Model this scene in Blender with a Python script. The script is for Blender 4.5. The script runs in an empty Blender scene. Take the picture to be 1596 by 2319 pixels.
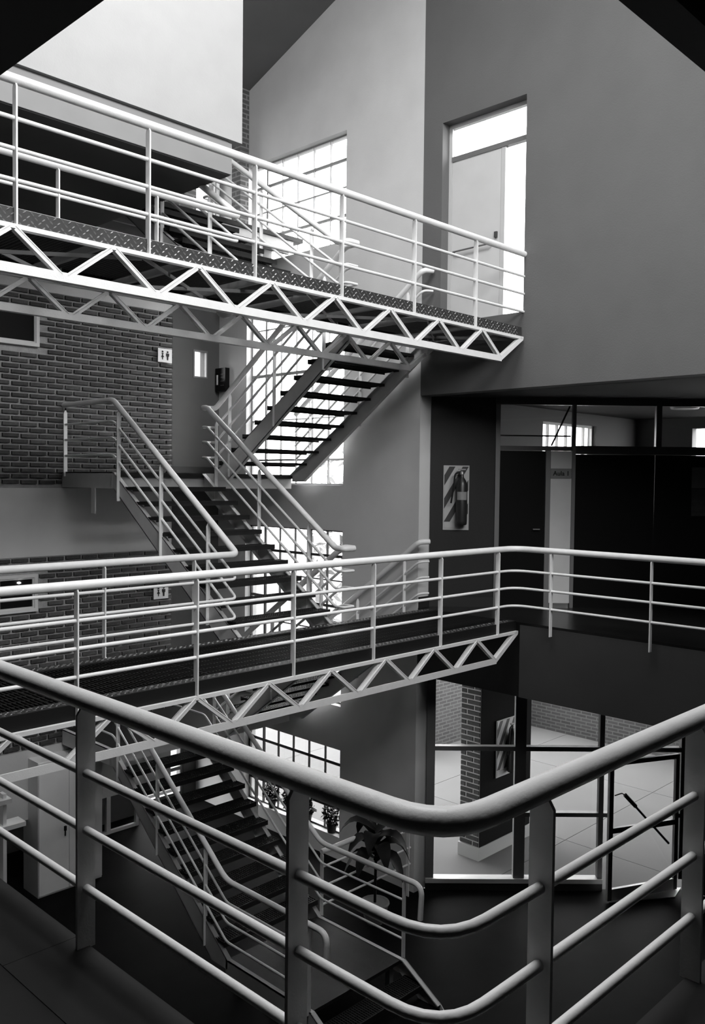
import bpy, math, random
from mathutils import Vector, Matrix
random.seed(7)
S2 = math.sqrt(2.0)
scene = bpy.context.scene
col = scene.collection

# ------------------------------------------------------------------ camera
F_PX, YAW, PITCH, ROLL = 1983.7, 0.7736596, -0.0364077, 0.0111526
fw = Vector((math.cos(YAW), math.sin(YAW), 0)); rt = Vector((math.sin(YAW), -math.cos(YAW), 0)); upv = Vector((0, 0, 1))
Fd = fw * math.cos(PITCH) + upv * math.sin(PITCH)
Ud = upv * math.cos(PITCH) - fw * math.sin(PITCH)
Rr = rt * math.cos(ROLL) + Ud * math.sin(ROLL)
Uu = Ud * math.cos(ROLL) - rt * math.sin(ROLL)
cam_data = bpy.data.cameras.new('camera')
cam_data.sensor_fit = 'VERTICAL'; cam_data.sensor_height = 36.0; cam_data.sensor_width = 36.0
cam_data.lens = F_PX / 2319.0 * 36.0
cam_data.clip_start = 0.05; cam_data.clip_end = 300
cam = bpy.data.objects.new('camera', cam_data); col.objects.link(cam)
m = Matrix((Rr, Uu, -Fd)).transposed().to_4x4(); m.translation = Vector((0, 0, 1.68))
cam.matrix_world = m
scene.camera = cam

# ------------------------------------------------------------------ world: overcast sky
SKY = 5.0
w = bpy.data.worlds.new('overcast_sky'); scene.world = w; w.use_nodes = True
nt = w.node_tree; nt.nodes.clear()
out = nt.nodes.new('ShaderNodeOutputWorld'); bg = nt.nodes.new('ShaderNodeBackground')
tc = nt.nodes.new('ShaderNodeTexCoord'); sep = nt.nodes.new('ShaderNodeSeparateXYZ'); ramp = nt.nodes.new('ShaderNodeValToRGB')
nt.links.new(tc.outputs['Generated'], sep.inputs[0]); nt.links.new(sep.outputs['Z'], ramp.inputs[0])
ramp.color_ramp.elements[0].position = 0.0; ramp.color_ramp.elements[0].color = (.8, .8, .8, 1)
ramp.color_ramp.elements[1].position = 0.8; ramp.color_ramp.elements[1].color = (1, 1, 1, 1)
nt.links.new(ramp.outputs[0], bg.inputs[0]); bg.inputs[1].default_value = SKY
nt.links.new(bg.outputs[0], out.inputs[0])

# exposure and renderer hints
vs = scene.view_settings
vs.view_transform = 'Standard'; vs.look = 'None'; vs.gamma = 1.0; vs.use_curve_mapping = False
vs.exposure = 1.6
cy = scene.cycles
cy.use_denoising = True
cy.max_bounces = 8; cy.diffuse_bounces = 5; cy.glossy_bounces = 3; cy.transmission_bounces = 6; cy.transparent_max_bounces = 12
cy.caustics_reflective = False; cy.caustics_refractive = False
cy.sample_clamp_indirect = 6.0

def portal(name, center, normal, sx, sy, upaxis='Y'):
    """daylight portal over a real opening: adds no light of its own, only guides sky sampling"""
    l = bpy.data.lights.new(name, 'AREA'); l.shape = 'RECTANGLE'; l.size = sx; l.size_y = sy
    l.cycles.is_portal = True
    o = bpy.data.objects.new(name, l); col.objects.link(o)
    o.location = center; o.rotation_euler = Vector(normal).to_track_quat('-Z', upaxis).to_euler()
    return o
CLER = (-2.6, 8.4, 6.3, 9.2)          # high clerestory behind and above the photographer: x0 x1 z0 z1
SKYL = (2.3, 5.6, 2.0, 6.4); RZ = 9.5    # skylight in the flat roof: x0 x1 y0 y1, height
portal('skylight_portal', ((SKYL[0]+SKYL[1])/2, (SKYL[2]+SKYL[3])/2, RZ+.2), (0, 0, -1), SKYL[1]-SKYL[0], SKYL[3]-SKYL[2])
portal('clerestory_portal', ((CLER[0]+CLER[1])/2, -3.15, (CLER[2]+CLER[3])/2), (0, 1, 0), CLER[1]-CLER[0], CLER[3]-CLER[2], 'Z')
portal('stair_window_portal', (9.2, 9.98, 2.6), (-1, 0, 0), 2.3, 8.4, 'Z')
portal('entrance_portal', (10.5, 6.3, -2.4), (-1, -1, 0), 3.6, 2.8, 'Z')

# ------------------------------------------------------------------ constants measured from the photograph (metres)
L1, L2, G = 0.0, 3.495, -3.845
FL = 3.495
H1, H2, H0 = 1.7475, 5.2425, -1.7475      # half landings
XA = 8.88                                  # wall A / wall B plane
YN, YF = 5.88, 7.25                        # bridge near / far rails
RAILS = ((.89, .035), (.63, .0155), (.425, .0155), (.215, .0155))

# ------------------------------------------------------------------ materials (the picture is black and white: all greys)
MATS = {}
def mat(name, v, rough=.6, var=.0, scale=6.0, bump=.0, bscale=40.0, metal=0.0, obj_var=0.0, spec=.5, stretch=None):
    if name in MATS: return MATS[name]
    mt = bpy.data.materials.new(name); mt.use_nodes = True
    n = mt.node_tree; b = n.nodes['Principled BSDF']
    b.inputs['Roughness'].default_value = rough; b.inputs['Metallic'].default_value = metal
    b.inputs['Specular IOR Level'].default_value = spec
    b.inputs['Base Color'].default_value = (v, v, v, 1)
    tco = n.nodes.new('ShaderNodeTexCoord'); src = tco.outputs['Object']
    if stretch:
        mp = n.nodes.new('ShaderNodeMapping'); mp.inputs['Scale'].default_value = stretch
        n.links.new(src, mp.inputs[0]); src = mp.outputs[0]
    if var > 0 or obj_var > 0:
        nz = n.nodes.new('ShaderNodeTexNoise'); nz.inputs['Scale'].default_value = scale; nz.inputs['Detail'].default_value = 5
        n.links.new(src, nz.inputs[0])
        mr = n.nodes.new('ShaderNodeMapRange'); mr.inputs['From Min'].default_value = .25; mr.inputs['From Max'].default_value = .75
        mr.inputs['To Min'].default_value = v*(1-var); mr.inputs['To Max'].default_value = v*(1+var)
        n.links.new(nz.outputs['Fac'], mr.inputs[0]); val = mr.outputs[0]
        if obj_var > 0:
            oi = n.nodes.new('ShaderNodeObjectInfo')
            m2 = n.nodes.new('ShaderNodeMapRange'); m2.inputs['To Min'].default_value = 1-obj_var; m2.inputs['To Max'].default_value = 1+obj_var
            n.links.new(oi.outputs['Random'], m2.inputs[0])
            mu = n.nodes.new('ShaderNodeMath'); mu.operation = 'MULTIPLY'
            n.links.new(val, mu.inputs[0]); n.links.new(m2.outputs[0], mu.inputs[1]); val = mu.outputs[0]
        cb = n.nodes.new('ShaderNodeCombineColor')
        for i in range(3): n.links.new(val, cb.inputs[i])
        n.links.new(cb.outputs[0], b.inputs['Base Color'])
    if bump > 0:
        nb = n.nodes.new('ShaderNodeTexNoise'); nb.inputs['Scale'].default_value = bscale; nb.inputs['Detail'].default_value = 4
        n.links.new(src, nb.inputs[0])
        bp = n.nodes.new('ShaderNodeBump'); bp.inputs['Strength'].default_value = bump; bp.inputs['Distance'].default_value = .01
        n.links.new(nb.outputs['Fac'], bp.inputs['Height']); n.links.new(bp.outputs[0], b.inputs['Normal'])
    MATS[name] = mt
    return mt

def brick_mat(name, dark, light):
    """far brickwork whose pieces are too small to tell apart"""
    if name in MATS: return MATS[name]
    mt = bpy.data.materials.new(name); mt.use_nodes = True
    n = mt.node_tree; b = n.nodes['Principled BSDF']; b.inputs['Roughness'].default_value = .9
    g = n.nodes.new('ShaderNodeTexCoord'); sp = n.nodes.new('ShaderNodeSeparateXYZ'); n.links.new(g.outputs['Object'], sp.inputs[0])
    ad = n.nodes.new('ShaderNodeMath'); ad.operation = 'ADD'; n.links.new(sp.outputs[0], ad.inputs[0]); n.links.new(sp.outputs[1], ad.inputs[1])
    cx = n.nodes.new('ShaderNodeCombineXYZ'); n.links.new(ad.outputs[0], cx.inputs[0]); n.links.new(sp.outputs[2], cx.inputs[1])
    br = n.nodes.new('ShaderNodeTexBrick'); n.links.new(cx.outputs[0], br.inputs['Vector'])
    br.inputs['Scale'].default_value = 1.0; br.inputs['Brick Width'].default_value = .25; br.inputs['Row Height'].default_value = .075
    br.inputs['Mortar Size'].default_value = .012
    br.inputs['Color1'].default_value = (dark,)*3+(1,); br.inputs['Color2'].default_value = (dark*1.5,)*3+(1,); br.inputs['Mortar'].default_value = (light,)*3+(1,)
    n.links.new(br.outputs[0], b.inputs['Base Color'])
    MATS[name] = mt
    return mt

def glass_mat(name, tint=.95, refl=.12):
    if name in MATS: return MATS[name]
    mt = bpy.data.materials.new(name); mt.use_nodes = True
    n = mt.node_tree; n.nodes.clear()
    o = n.nodes.new('ShaderNodeOutputMaterial'); mx = n.nodes.new('ShaderNodeMixShader')
    t = n.nodes.new('ShaderNodeBsdfTransparent'); t.inputs[0].default_value = (tint, tint, tint, 1)
    g = n.nodes.new('ShaderNodeBsdfGlossy'); g.inputs['Roughness'].default_value = .02
    lw = n.nodes.new('ShaderNodeLayerWeight'); lw.inputs[0].default_value = .5
    pw = n.nodes.new('ShaderNodeMath'); pw.operation = 'POWER'; pw.inputs[1].default_value = 4.0; n.links.new(lw.outputs['Facing'], pw.inputs[0])
    fr = n.nodes.new('ShaderNodeMapRange'); fr.inputs['To Min'].default_value = .03; fr.inputs['To Max'].default_value = .6; n.links.new(pw.outputs[0], fr.inputs[0])
    n.links.new(fr.outputs[0], mx.inputs[0]); n.links.new(t.outputs[0], mx.inputs[1]); n.links.new(g.outputs[0], mx.inputs[2])
    n.links.new(mx.outputs[0], o.inputs[0])
    MATS[name] = mt
    return mt

def emit_mat(name, v, s):
    mt = bpy.data.materials.new(name); mt.use_nodes = True
    b = mt.node_tree.nodes['Principled BSDF']; b.inputs['Base Color'].default_value = (v, v, v, 1)
    b.inputs['Emission Color'].default_value = (1, 1, 1, 1); b.inputs['Emission Strength'].default_value = s
    MATS[name] = mt
    return mt

WHITE_PLASTER = mat('white_plaster', .37, .85, .04, 3, .12, 60)
PALE_PLASTER = mat('pale_plaster', .60, .85, .05, 2, .12, 60)
GREY_PLASTER = mat('grey_plaster', .118, .85, .06, 2, .15, 60)
BAND_CONCRETE = mat('painted_concrete_band', .52, .8, .08, 2, .1, 50)
DARK_PLASTER = mat('dark_plaster', .10, .8, .1, 2, .1, 50)
ROOF_DARK = mat('dark_roof_lining', .10, .8, .08, 1.5)
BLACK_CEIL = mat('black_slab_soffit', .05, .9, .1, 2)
FLOOR_DARK = mat('dark_polished_floor', .010, .28, .25, 2.5, .02, 30, spec=.35)
FLOOR_WALK = mat('dark_gallery_tiles', .02, .65, .25, 2.0, .05, 40, spec=.1)
SKIRT = mat('black_skirting', .02, .5)
WHITE_STEEL = mat('white_painted_steel', .80, .42, .05, 12, .1, 90)
DECK = mat('dark_deck_plate', .016, .5, .2, 5, .1, 60, spec=.25)
CHECKER = mat('checker_plate', .035, .5, .15, 8, .1, 60, spec=.3)
LUG = mat('worn_checker_lug', .22, .35, .2, 8, metal=.4)
TREAD = mat('dark_grating_steel', .02, .6, .2, 8, spec=.15)
MORTAR = mat('mortar', .31, .95, .15, 14, .5, 60)
BRICK = mat('brown_brick', .052, .9, .35, 22, .6, 90, obj_var=.4)
FRAME_DARK = mat('dark_window_frame', .06, .5)
MUNTIN = mat('hazed_muntin', .28, .5)  # window glare put into a paler grey for the upper bars
FRAME_PALE = mat('pale_window_frame', .55, .5)
FRAME_GREY = mat('grey_aluminium_frame', .16, .45)
GLASS = glass_mat('window_glass')
BLACK = mat('black_gloss', .008, .3, spec=.12)
BLACKB = mat('black_board', .01, .6, spec=.2)
PANEL_LIGHT = mat('pale_panel', .6, .6, .05, 3)
DOOR_WHITE = mat('white_door_paint', .60, .5, .04, 3)
SIGN_WHITE = mat('white_sign', .75, .5)
LEAF = mat('dark_leaf', .016, .6, .3, 10, obj_var=.3, spec=.15)
POT_DARK = mat('dark_pot', .02, .6)
POT_PALE = mat('pale_pot', .22, .6, .1, 6)
PATIO = mat('pale_patio_concrete', .066, .9, .1, 1.2, .1, 20)
CABINET = mat('grey_metal_cabinet', .8, .45, .05, 3)
FAR_BRICK = brick_mat('far_brickwork', .035, .09)

# ------------------------------------------------------------------ mesh helpers
class MB:
    def __init__(s): s.v = []; s.f = []; s.smooth = []
    def add(s, vs, fs, smooth=False):
        o = len(s.v); s.v += [tuple(p) for p in vs]
        for f in fs: s.f.append(tuple(i+o for i in f)); s.smooth.append(smooth)
        return s
    def box(s, x0, y0, z0, x1, y1, z1):
        x0, x1 = min(x0, x1), max(x0, x1); y0, y1 = min(y0, y1), max(y0, y1); z0, z1 = min(z0, z1), max(z0, z1)
        return s.add([(x0,y0,z0),(x1,y0,z0),(x1,y1,z0),(x0,y1,z0),(x0,y0,z1),(x1,y0,z1),(x1,y1,z1),(x0,y1,z1)],
              [(0,3,2,1),(4,5,6,7),(0,1,5,4),(1,2,6,5),(2,3,7,6),(3,0,4,7)])
    def obox(s, c, u, v, n, du, dv, dn):
        """box centred at c with half extents along unit vectors u, v, n"""
        c, u, v, n = Vector(c), Vector(u)*du, Vector(v)*dv, Vector(n)*dn
        P = [c-u-v-n, c+u-v-n, c+u+v-n, c-u+v-n, c-u-v+n, c+u-v+n, c+u+v+n, c-u+v+n]
        return s.add(P, [(0,3,2,1),(4,5,6,7),(0,1,5,4),(1,2,6,5),(2,3,7,6),(3,0,4,7)])
    def bar(s, a, b, w, h, side):
        """rectangular bar from a to b, width w along side, height h along the third axis"""
        a, b = Vector(a), Vector(b); d = (b-a).normalized(); sd = Vector(side); sd = (sd - d*sd.dot(d)).normalized(); t = d.cross(sd)
        return s.obox((a+b)/2, d, sd, t, (b-a).length/2, w/2, h/2)
    def prism(s, poly, axis, a0, a1):
        """poly of 2-D points in the plane normal to axis, extruded a0..a1"""
        n = len(poly)
        def P(p, a):
            return {'X': (a, p[0], p[1]), 'Y': (p[0], a, p[1]), 'Z': (p[0], p[1], a)}[axis]
        vs = [P(p, a0) for p in poly] + [P(p, a1) for p in poly]
        fs = [tuple(range(n-1, -1, -1)), tuple(range(n, 2*n))] + [(i, (i+1) % n, (i+1) % n+n, i+n) for i in range(n)]
        return s.add(vs, fs)
    def wall(s, axis, a0, a1, u0, u1, z0, z1, holes=()):
        """slab normal to axis between a0,a1 with rectangular holes (u0,u1,z0,z1)"""
        us = sorted({u0, u1} | {h[0] for h in holes} | {h[1] for h in holes}); zs = sorted({z0, z1} | {h[2] for h in holes} | {h[3] for h in holes})
        us = [u for u in us if u0 <= u <= u1]; zs = [z for z in zs if z0 <= z <= z1]
        for i in range(len(us)-1):
            run = None
            for j in range(len(zs)-1):
                cu, cz = (us[i]+us[i+1])/2, (zs[j]+zs[j+1])/2
                solid = not any(h[0] < cu < h[1] and h[2] < cz < h[3] for h in holes)
                if solid and run is None: run = zs[j]
                if run is not None and (not solid or j == len(zs)-2):
                    top = zs[j+1] if solid else zs[j]
                    if axis == 'X': s.box(a0, us[i], run, a1, us[i+1], top)
                    else: s.box(us[i], a0, run, us[i+1], a1, top)
                    run = None
        return s
    def tube(s, pts, r, fillet=.0, n=10, caps=True):
        P = [Vector(p) for p in pts]; path = [P[0]]
        for i in range(1, len(P)-1):
            a, b, c = P[i-1], P[i], P[i+1]; d1, d2 = (a-b), (c-b)
            l1, l2 = d1.length, d2.length
            if l1 < 1e-6 or l2 < 1e-6: continue
            ang = d1.angle(d2)
            if fillet <= 0 or abs(ang-math.pi) < .02: path.append(b); continue
            t = min(fillet, l1*.49, l2*.49); p0 = b+d1.normalized()*t; p2 = b+d2.normalized()*t
            k = 6
            for q in range(k+1):
                x = q/k; path.append(p0*(1-x)**2 + b*2*x*(1-x) + p2*x*x)
        path.append(P[-1])
        T = []
        for i in range(len(path)):
            a = path[max(0, i-1)]; b = path[min(len(path)-1, i+1)]; T.append((b-a).normalized())
        ref = Vector((0, 0, 1)) if abs(T[0].z) < .9 else Vector((1, 0, 0))
        nrm = (ref - T[0]*ref.dot(T[0])).normalized()
        vs = []
        for i, p in enumerate(path):
            nrm = (nrm - T[i]*nrm.dot(T[i])).normalized(); bn = T[i].cross(nrm)
            for k in range(n):
                a = 2*math.pi*k/n; vs.append(p + (nrm*math.cos(a) + bn*math.sin(a))*r)
        fs = []
        for i in range(len(path)-1):
            for k in range(n): fs.append((i*n+k, i*n+(k+1) % n, (i+1)*n+(k+1) % n, (i+1)*n+k))
        s.add(vs, fs, True)
        if caps:
            o = (len(path)-1)*n
            s.add(vs[:n], [tuple(range(n-1, -1, -1))]); s.add(vs[o:], [tuple(range(n))])
        return s
    def lathe(s, c, prof, n=16):
        vs = []; fs = []
        for (r, z) in prof:
            for k in range(n):
                a = 2*math.pi*k/n; vs.append((c[0]+r*math.cos(a), c[1]+r*math.sin(a), c[2]+z))
        for i in range(len(prof)-1):
            for k in range(n): fs.append((i*n+k, i*n+(k+1) % n, (i+1)*n+(k+1) % n, (i+1)*n+k))
        s.add(vs, fs, True)
        s.add(vs[:n], [tuple(range(n-1, -1, -1))]); s.add(vs[-n:], [tuple(range(n))])
        return s
    def mesh(s, name, m_, off=(0, 0, 0)):
        me = bpy.data.meshes.new(name)
        me.from_pydata([(p[0]-off[0], p[1]-off[1], p[2]-off[2]) for p in s.v], [], s.f)
        me.polygons.foreach_set('use_smooth', s.smooth)
        me.materials.append(m_); me.update()
        return me
    def build(s, name, m_, parent=None):
        off = WL.get(parent.name, (0, 0, 0)) if parent else (0, 0, 0)
        o = bpy.data.objects.new(name, s.mesh(name, m_, off)); col.objects.link(o)
        if parent: o.parent = parent; WL[o.name] = off
        return o
WL = {}          # world location of parents (all unrotated)

def tag(o, label=None, cat=None, group=None, kind=None):
    if label: o['label'] = label
    if cat: o['category'] = cat
    if group: o['group'] = group
    if kind: o['kind'] = kind
    return o
def thing(name, label, cat, loc=(0, 0, 0), group=None, kind=None):
    o = bpy.data.objects.new(name, None); col.objects.link(o); o.location = loc; o.empty_display_size = .1
    WL[o.name] = tuple(loc)
    return tag(o, label, cat, group, kind)
def struct(name, mb, m_, label, cat):
    return tag(mb.build(name, m_), label, cat, kind='structure')
def inst(name, me, loc, parent=None, rot=(0, 0, 0)):
    o = bpy.data.objects.new(name, me); col.objects.link(o)
    off = WL.get(parent.name, (0, 0, 0)) if parent else (0, 0, 0)
    o.location = (loc[0]-off[0], loc[1]-off[1], loc[2]-off[2]); o.rotation_euler = rot
    if parent: o.parent = parent
    return o
def dg(s, z, n=0.0):
    """a point on the diagonal glazed wall: s metres along it, n metres beyond it"""
    return (9.09 + s/S2 + n/S2, 7.43 - s/S2 + n/S2, z)
DU, DN, ZU = Vector((1/S2, -1/S2, 0)), Vector((1/S2, 1/S2, 0)), Vector((0, 0, 1))
def dbox(mb, s0, s1, z0, z1, n0, n1):
    c = dg((s0+s1)/2, (z0+z1)/2, (n0+n1)/2)
    return mb.obox(c, DU, ZU, DN, abs(s1-s0)/2, abs(z1-z0)/2, abs(n1-n0)/2)

# ================================================================== THE SETTING
# ground floor and patio
struct('floor', MB().prism([(-3, -3), (11.6, -3), (11.6, 4.92), (9.05, 7.47), (8.88, 7.47), (8.88, 13.0), (-3, 13.0)], 'Z', G-.2, G), mat('dark_hall_floor', .006, .6, .25, 2.5, .03, 30, spec=.02), 'dark polished ground floor far below the walkways', 'floor')
# gallery slabs on level one
struct('floor_gallery', MB().prism([(-3, -3), (8.88, -3), (8.88, 1.22), (1.56, 1.22), (1.56, 12.6), (-3, 12.6)], 'Z', -.28, 0), FLOOR_WALK, 'dark gallery floor the photographer stands on', 'floor')
for k in range(9):
    y_ = 5.9-k*.75
    if y_-.745 > 1.22: MB().box(1.28, y_-.748, 0, 1.558, y_, .003).build('edge_slab', mat('gallery_edge_slab', .024, .6, .2, 3, spec=.1), bpy.data.objects['floor_gallery'])
struct('floor_landing', MB().prism([(8.88, -3), (14.8, -3), (14.8, 7.44), (9.12, 7.44), (8.88, 7.44)], 'Z', -.9, 0), FLOOR_DARK, 'first floor landing slab before the classroom', 'floor')
struct('trim_7', MB().box(8.865, -3, -.9, 8.879, 5.84, -.03), mat('dark_fascia_paint', .038, .8, .1, 2), 'deep dark fascia below the landing railing', 'fascia')
struct('baseboard_landing', dbox(MB(), .0, .90, 0, .13, -.015, .02), SKIRT, 'black skirting below the dark wall with the extinguisher', 'baseboard')
struct('baseboard_return', MB().box(8.89, 7.425, 0, 9.10, 7.445, .14), SKIRT, 'black skirting at the foot of the pale wall end', 'baseboard')
# level two slabs over the photographer
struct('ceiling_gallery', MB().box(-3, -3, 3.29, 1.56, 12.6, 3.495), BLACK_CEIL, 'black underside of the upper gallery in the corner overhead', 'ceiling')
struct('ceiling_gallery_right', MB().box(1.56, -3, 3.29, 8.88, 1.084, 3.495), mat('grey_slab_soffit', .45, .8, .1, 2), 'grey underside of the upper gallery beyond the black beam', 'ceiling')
struct('trim_1', MB().box(1.3, 1.085, 3.0, 8.88, 1.2, 3.495), BLACK_CEIL, 'black edge beam crossing the corner above the grey wall', 'beam')
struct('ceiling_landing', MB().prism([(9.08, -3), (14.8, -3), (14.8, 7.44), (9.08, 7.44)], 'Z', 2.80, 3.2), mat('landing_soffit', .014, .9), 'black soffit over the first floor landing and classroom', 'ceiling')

# wall A (grey, door) and wall B (pale, stair windows)
DOOR = (5.885, 7.14, 3.70, 6.24)
struct('wall_right', MB().wall('X', XA, XA+.24, -3, 7.45, 2.80, 10.8, [DOOR]), GREY_PLASTER, 'tall grey plaster wall with the upper door', 'wall')
WIN_Y = (8.87, 11.08)
WIN_Z = [(-3.52, -2.235), (-1.60, .945), (1.60, 4.41), (5.07, 6.62)]
holes = [(WIN_Y[0], WIN_Y[1], a, b) for a, b in WIN_Z]
struct('wall_stair', MB().wall('X', XA, XA+.24, 7.45, 12.8, G, 10.8, holes), PALE_PLASTER, 'pale stairwell wall with stacked gridded windows', 'wall')

# window grids in the stair wall
COLS = [8.96, 9.30, 9.655, 10.01, 10.365, 10.72]
def stair_window(idx, z0, z1, bars, label):
    w_ = thing('window_%d' % idx, label, 'window', (XA+.13, 9.98, z0), kind='structure')
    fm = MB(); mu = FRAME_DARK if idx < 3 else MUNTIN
    x0, x1 = XA+.105, XA+.14
    for (a, b, c, d) in ((WIN_Y[0], WIN_Y[0]+.02, z0, z1), (WIN_Y[1]-.03, WIN_Y[1], z0, z1)): fm.box(x0, a, c, x1, b, d)
    fm.box(x0, WIN_Y[0], z0, x1, WIN_Y[1], z0+.025); fm.box(x0, WIN_Y[0], z1-.025, x1, WIN_Y[1], z1)
    fm.build('window_frame', mu, w_)
    for k, y in enumerate(COLS):
        t = .030 if k in (0, 5) else .012
        MB().box(x0, y-t/2, z0+.025, x1, y+t/2, z1-.025).build('muntin', mu, w_)
    for (z, t) in bars: MB().box(x0+.002, WIN_Y[0]+.02, z-t/2, x1+.002, WIN_Y[1]-.03, z+t/2).build('muntin', mu, w_)
    ys = [WIN_Y[0]+.02] + COLS + [WIN_Y[1]-.03]; zs = [z0+.025] + [b[0] for b in bars] + [z1-.025]
    for i in range(len(ys)-1):
        for j in range(len(zs)-1):
            MB().box(XA+.120, ys[i]+.004, zs[j]+.004, XA+.124, ys[i+1]-.004, zs[j+1]-.004).build('pane', GLASS, w_)
    return w_
stair_window(1, *WIN_Z[0], [(-2.50, .045), (-2.83, .018), (-3.16, .04)], 'ground floor gridded stair window with pots on its sill')
stair_window(2, *WIN_Z[1], [(.56, .04), (.2, .018), (-.18, .04), (-.55, .018), (-.92, .04), (-1.26, .018)], 'gridded stair window just above the lower footbridge')
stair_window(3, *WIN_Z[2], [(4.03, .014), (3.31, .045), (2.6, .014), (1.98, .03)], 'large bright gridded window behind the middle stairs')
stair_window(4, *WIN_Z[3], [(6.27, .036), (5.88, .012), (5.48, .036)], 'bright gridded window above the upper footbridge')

# back walls
YB = 11.05
def ground_back():
    struct('wall_back_ground', MB().wall('Y', 12.4, 12.6, -3, 9.12, G, H0-.2, [(7.70, 8.62, G+.12, -2.75)]), DARK_PLASTER, 'dark rear wall of the ground floor behind the stairs', 'wall')
ground_back()
struct('wall_back', MB().box(1.56, YB+.022, 1.53, 7.46, YB+.22, 4.12), MORTAR, 'brown brick wall of the half landing between the two footbridges', 'wall')
struct('wall_back_lower', MB().box(1.56, YB+.022, -1.94, 7.46, YB+.22, .62), MORTAR, 'brown brick wall seen behind the lower footbridge rails', 'wall')
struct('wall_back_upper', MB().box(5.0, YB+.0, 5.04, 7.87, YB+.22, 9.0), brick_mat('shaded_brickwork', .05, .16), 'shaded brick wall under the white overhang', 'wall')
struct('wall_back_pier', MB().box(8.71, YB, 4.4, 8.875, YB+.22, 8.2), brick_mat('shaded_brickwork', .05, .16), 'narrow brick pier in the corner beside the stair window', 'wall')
for k, (z0, z1, lab) in enumerate([(.62, 1.53, 'grey concrete band below the middle brick wall'), (-2.87, -1.94, 'grey concrete band behind the lower truss'), (4.12, 5.04, 'grey concrete band behind the upper footbridge')]):
    struct('trim_%d' % (k+2), MB().box(1.56, YB+.01, z0, 7.46, YB+.25, z1), BAND_CONCRETE, lab, 'concrete band')
# recess beside the brick walls
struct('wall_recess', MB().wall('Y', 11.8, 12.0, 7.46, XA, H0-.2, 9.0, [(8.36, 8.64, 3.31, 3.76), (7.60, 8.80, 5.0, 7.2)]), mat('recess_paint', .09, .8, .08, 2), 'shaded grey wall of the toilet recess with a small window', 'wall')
struct('wall_recess_side', MB().box(7.26, YB+.22, H0-.2, 7.46, 12.8, 9.0), GREY_PLASTER, 'hidden side wall of the toilet recess', 'wall')
struct('baseboard_recess', MB().box(7.47, 11.78, H1, XA, 11.8, H1+.12), SKIRT, 'black skirting in the toilet recess', 'baseboard')
for z in (H0, H1, H2):
    struct('floor_recess', MB().box(7.46, 11.04, z-.2, XA, 11.8, z), DECK, 'dark recess floor at the %s half landing' % {H0: 'lower', H1: 'middle', H2: 'upper'}[z], 'floor')
# small recess window and the bright upper one
for (i, x0, x1, z0, z1, lab) in ((5, 8.36, 8.64, 3.31, 3.76, 'small bright window in the dark toilet recess'), (6, 7.60, 8.80, 5.0, 7.2, 'bright opening behind the upper stair rails')):
    w_ = thing('window_%d' % i, lab, 'window', ((x0+x1)/2, 11.8, z0), kind='structure')
    f_ = MB(); t = .025
    f_.box(x0, 11.79, z0, x0+t, 11.84, z1); f_.box(x1-t, 11.79, z0, x1, 11.84, z1); f_.box(x0+t, 11.79, z0, x1-t, 11.84, z0+t); f_.box(x0+t, 11.79, z1-t, x1-t, 11.84, z1)
    f_.build('window_frame', FRAME_GREY, w_)
    MB().box(x0+t, 11.81, z0+t, x1-t, 11.815, z1-t).build('pane', GLASS, w_)
# white overhanging volume
WY = 7.38
struct('wall_white', MB().box(1.56, WY-.02, 5.185, 5.82, WY+.12, 9.1).box(5.50, WY+.12, 5.185, 5.62, YB, 8.6), WHITE_PLASTER, 'bright white wall high above the upper footbridge', 'wall')
struct('trim_5', MB().box(1.56, WY, 4.84, 5.70, WY+.3, 5.155).box(1.56, WY+.03, 5.155, 5.68, WY+.3, 5.185), mat('pale_fascia', .23, .8, .05, 3), 'pale fascia with dark groove below the white wall', 'fascia')
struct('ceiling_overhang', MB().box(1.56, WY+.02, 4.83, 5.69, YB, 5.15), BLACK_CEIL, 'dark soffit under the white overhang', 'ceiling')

# roof and enclosing walls
RS = .3627
def roofz(y): return 7.81 + (11.05-y)*RS
YR = 11.05-(RZ-7.81)/RS
struct('roof', MB().prism([(12.8, roofz(12.8)), (YR, RZ), (YR, RZ+.25), (12.8, roofz(12.8)+.25)], 'X', -3.2, 9.3), ROOF_DARK, 'dark sloping roof lining above the stair', 'roof')
struct('roof_flat', MB().prism([(-3.2, -3.2), (9.3, -3.2), (9.3, SKYL[2]), (-3.2, SKYL[2])], 'Z', RZ, RZ+.25).box(-3.2, SKYL[2], RZ, SKYL[0], SKYL[3], RZ+.25).box(SKYL[1], SKYL[2], RZ, 9.3, SKYL[3], RZ+.25).box(-3.2, SKYL[3], RZ, 9.3, YR, RZ+.25), ROOF_DARK, 'flat roof around the skylight over the atrium', 'roof')
struct('wall_left', MB().box(-3.2, -3, G, -3, 12.8, 10.6), mat('dark_low_bounce', .04, .8), 'wall behind the gallery', 'wall')  # unseen walls coloured dark to bounce less light onto the foreground
struct('wall_front', MB().wall('Y', -3.2, -3.0, -3.2, 14.8, G, 9.55, [CLER]), mat('dark_low_bounce', .04, .8), 'wall behind the photographer', 'wall')
struct('wall_rear', MB().box(-3, 12.6, H0-.2, 7.26, 12.8, 9), GREY_PLASTER, 'outer rear wall', 'wall')
struct('wall_ground_right', MB().box(11.62, -3, G, 11.8, 4.86, -.9), DARK_PLASTER, 'dark ground floor wall beyond the entrance', 'wall')

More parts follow.
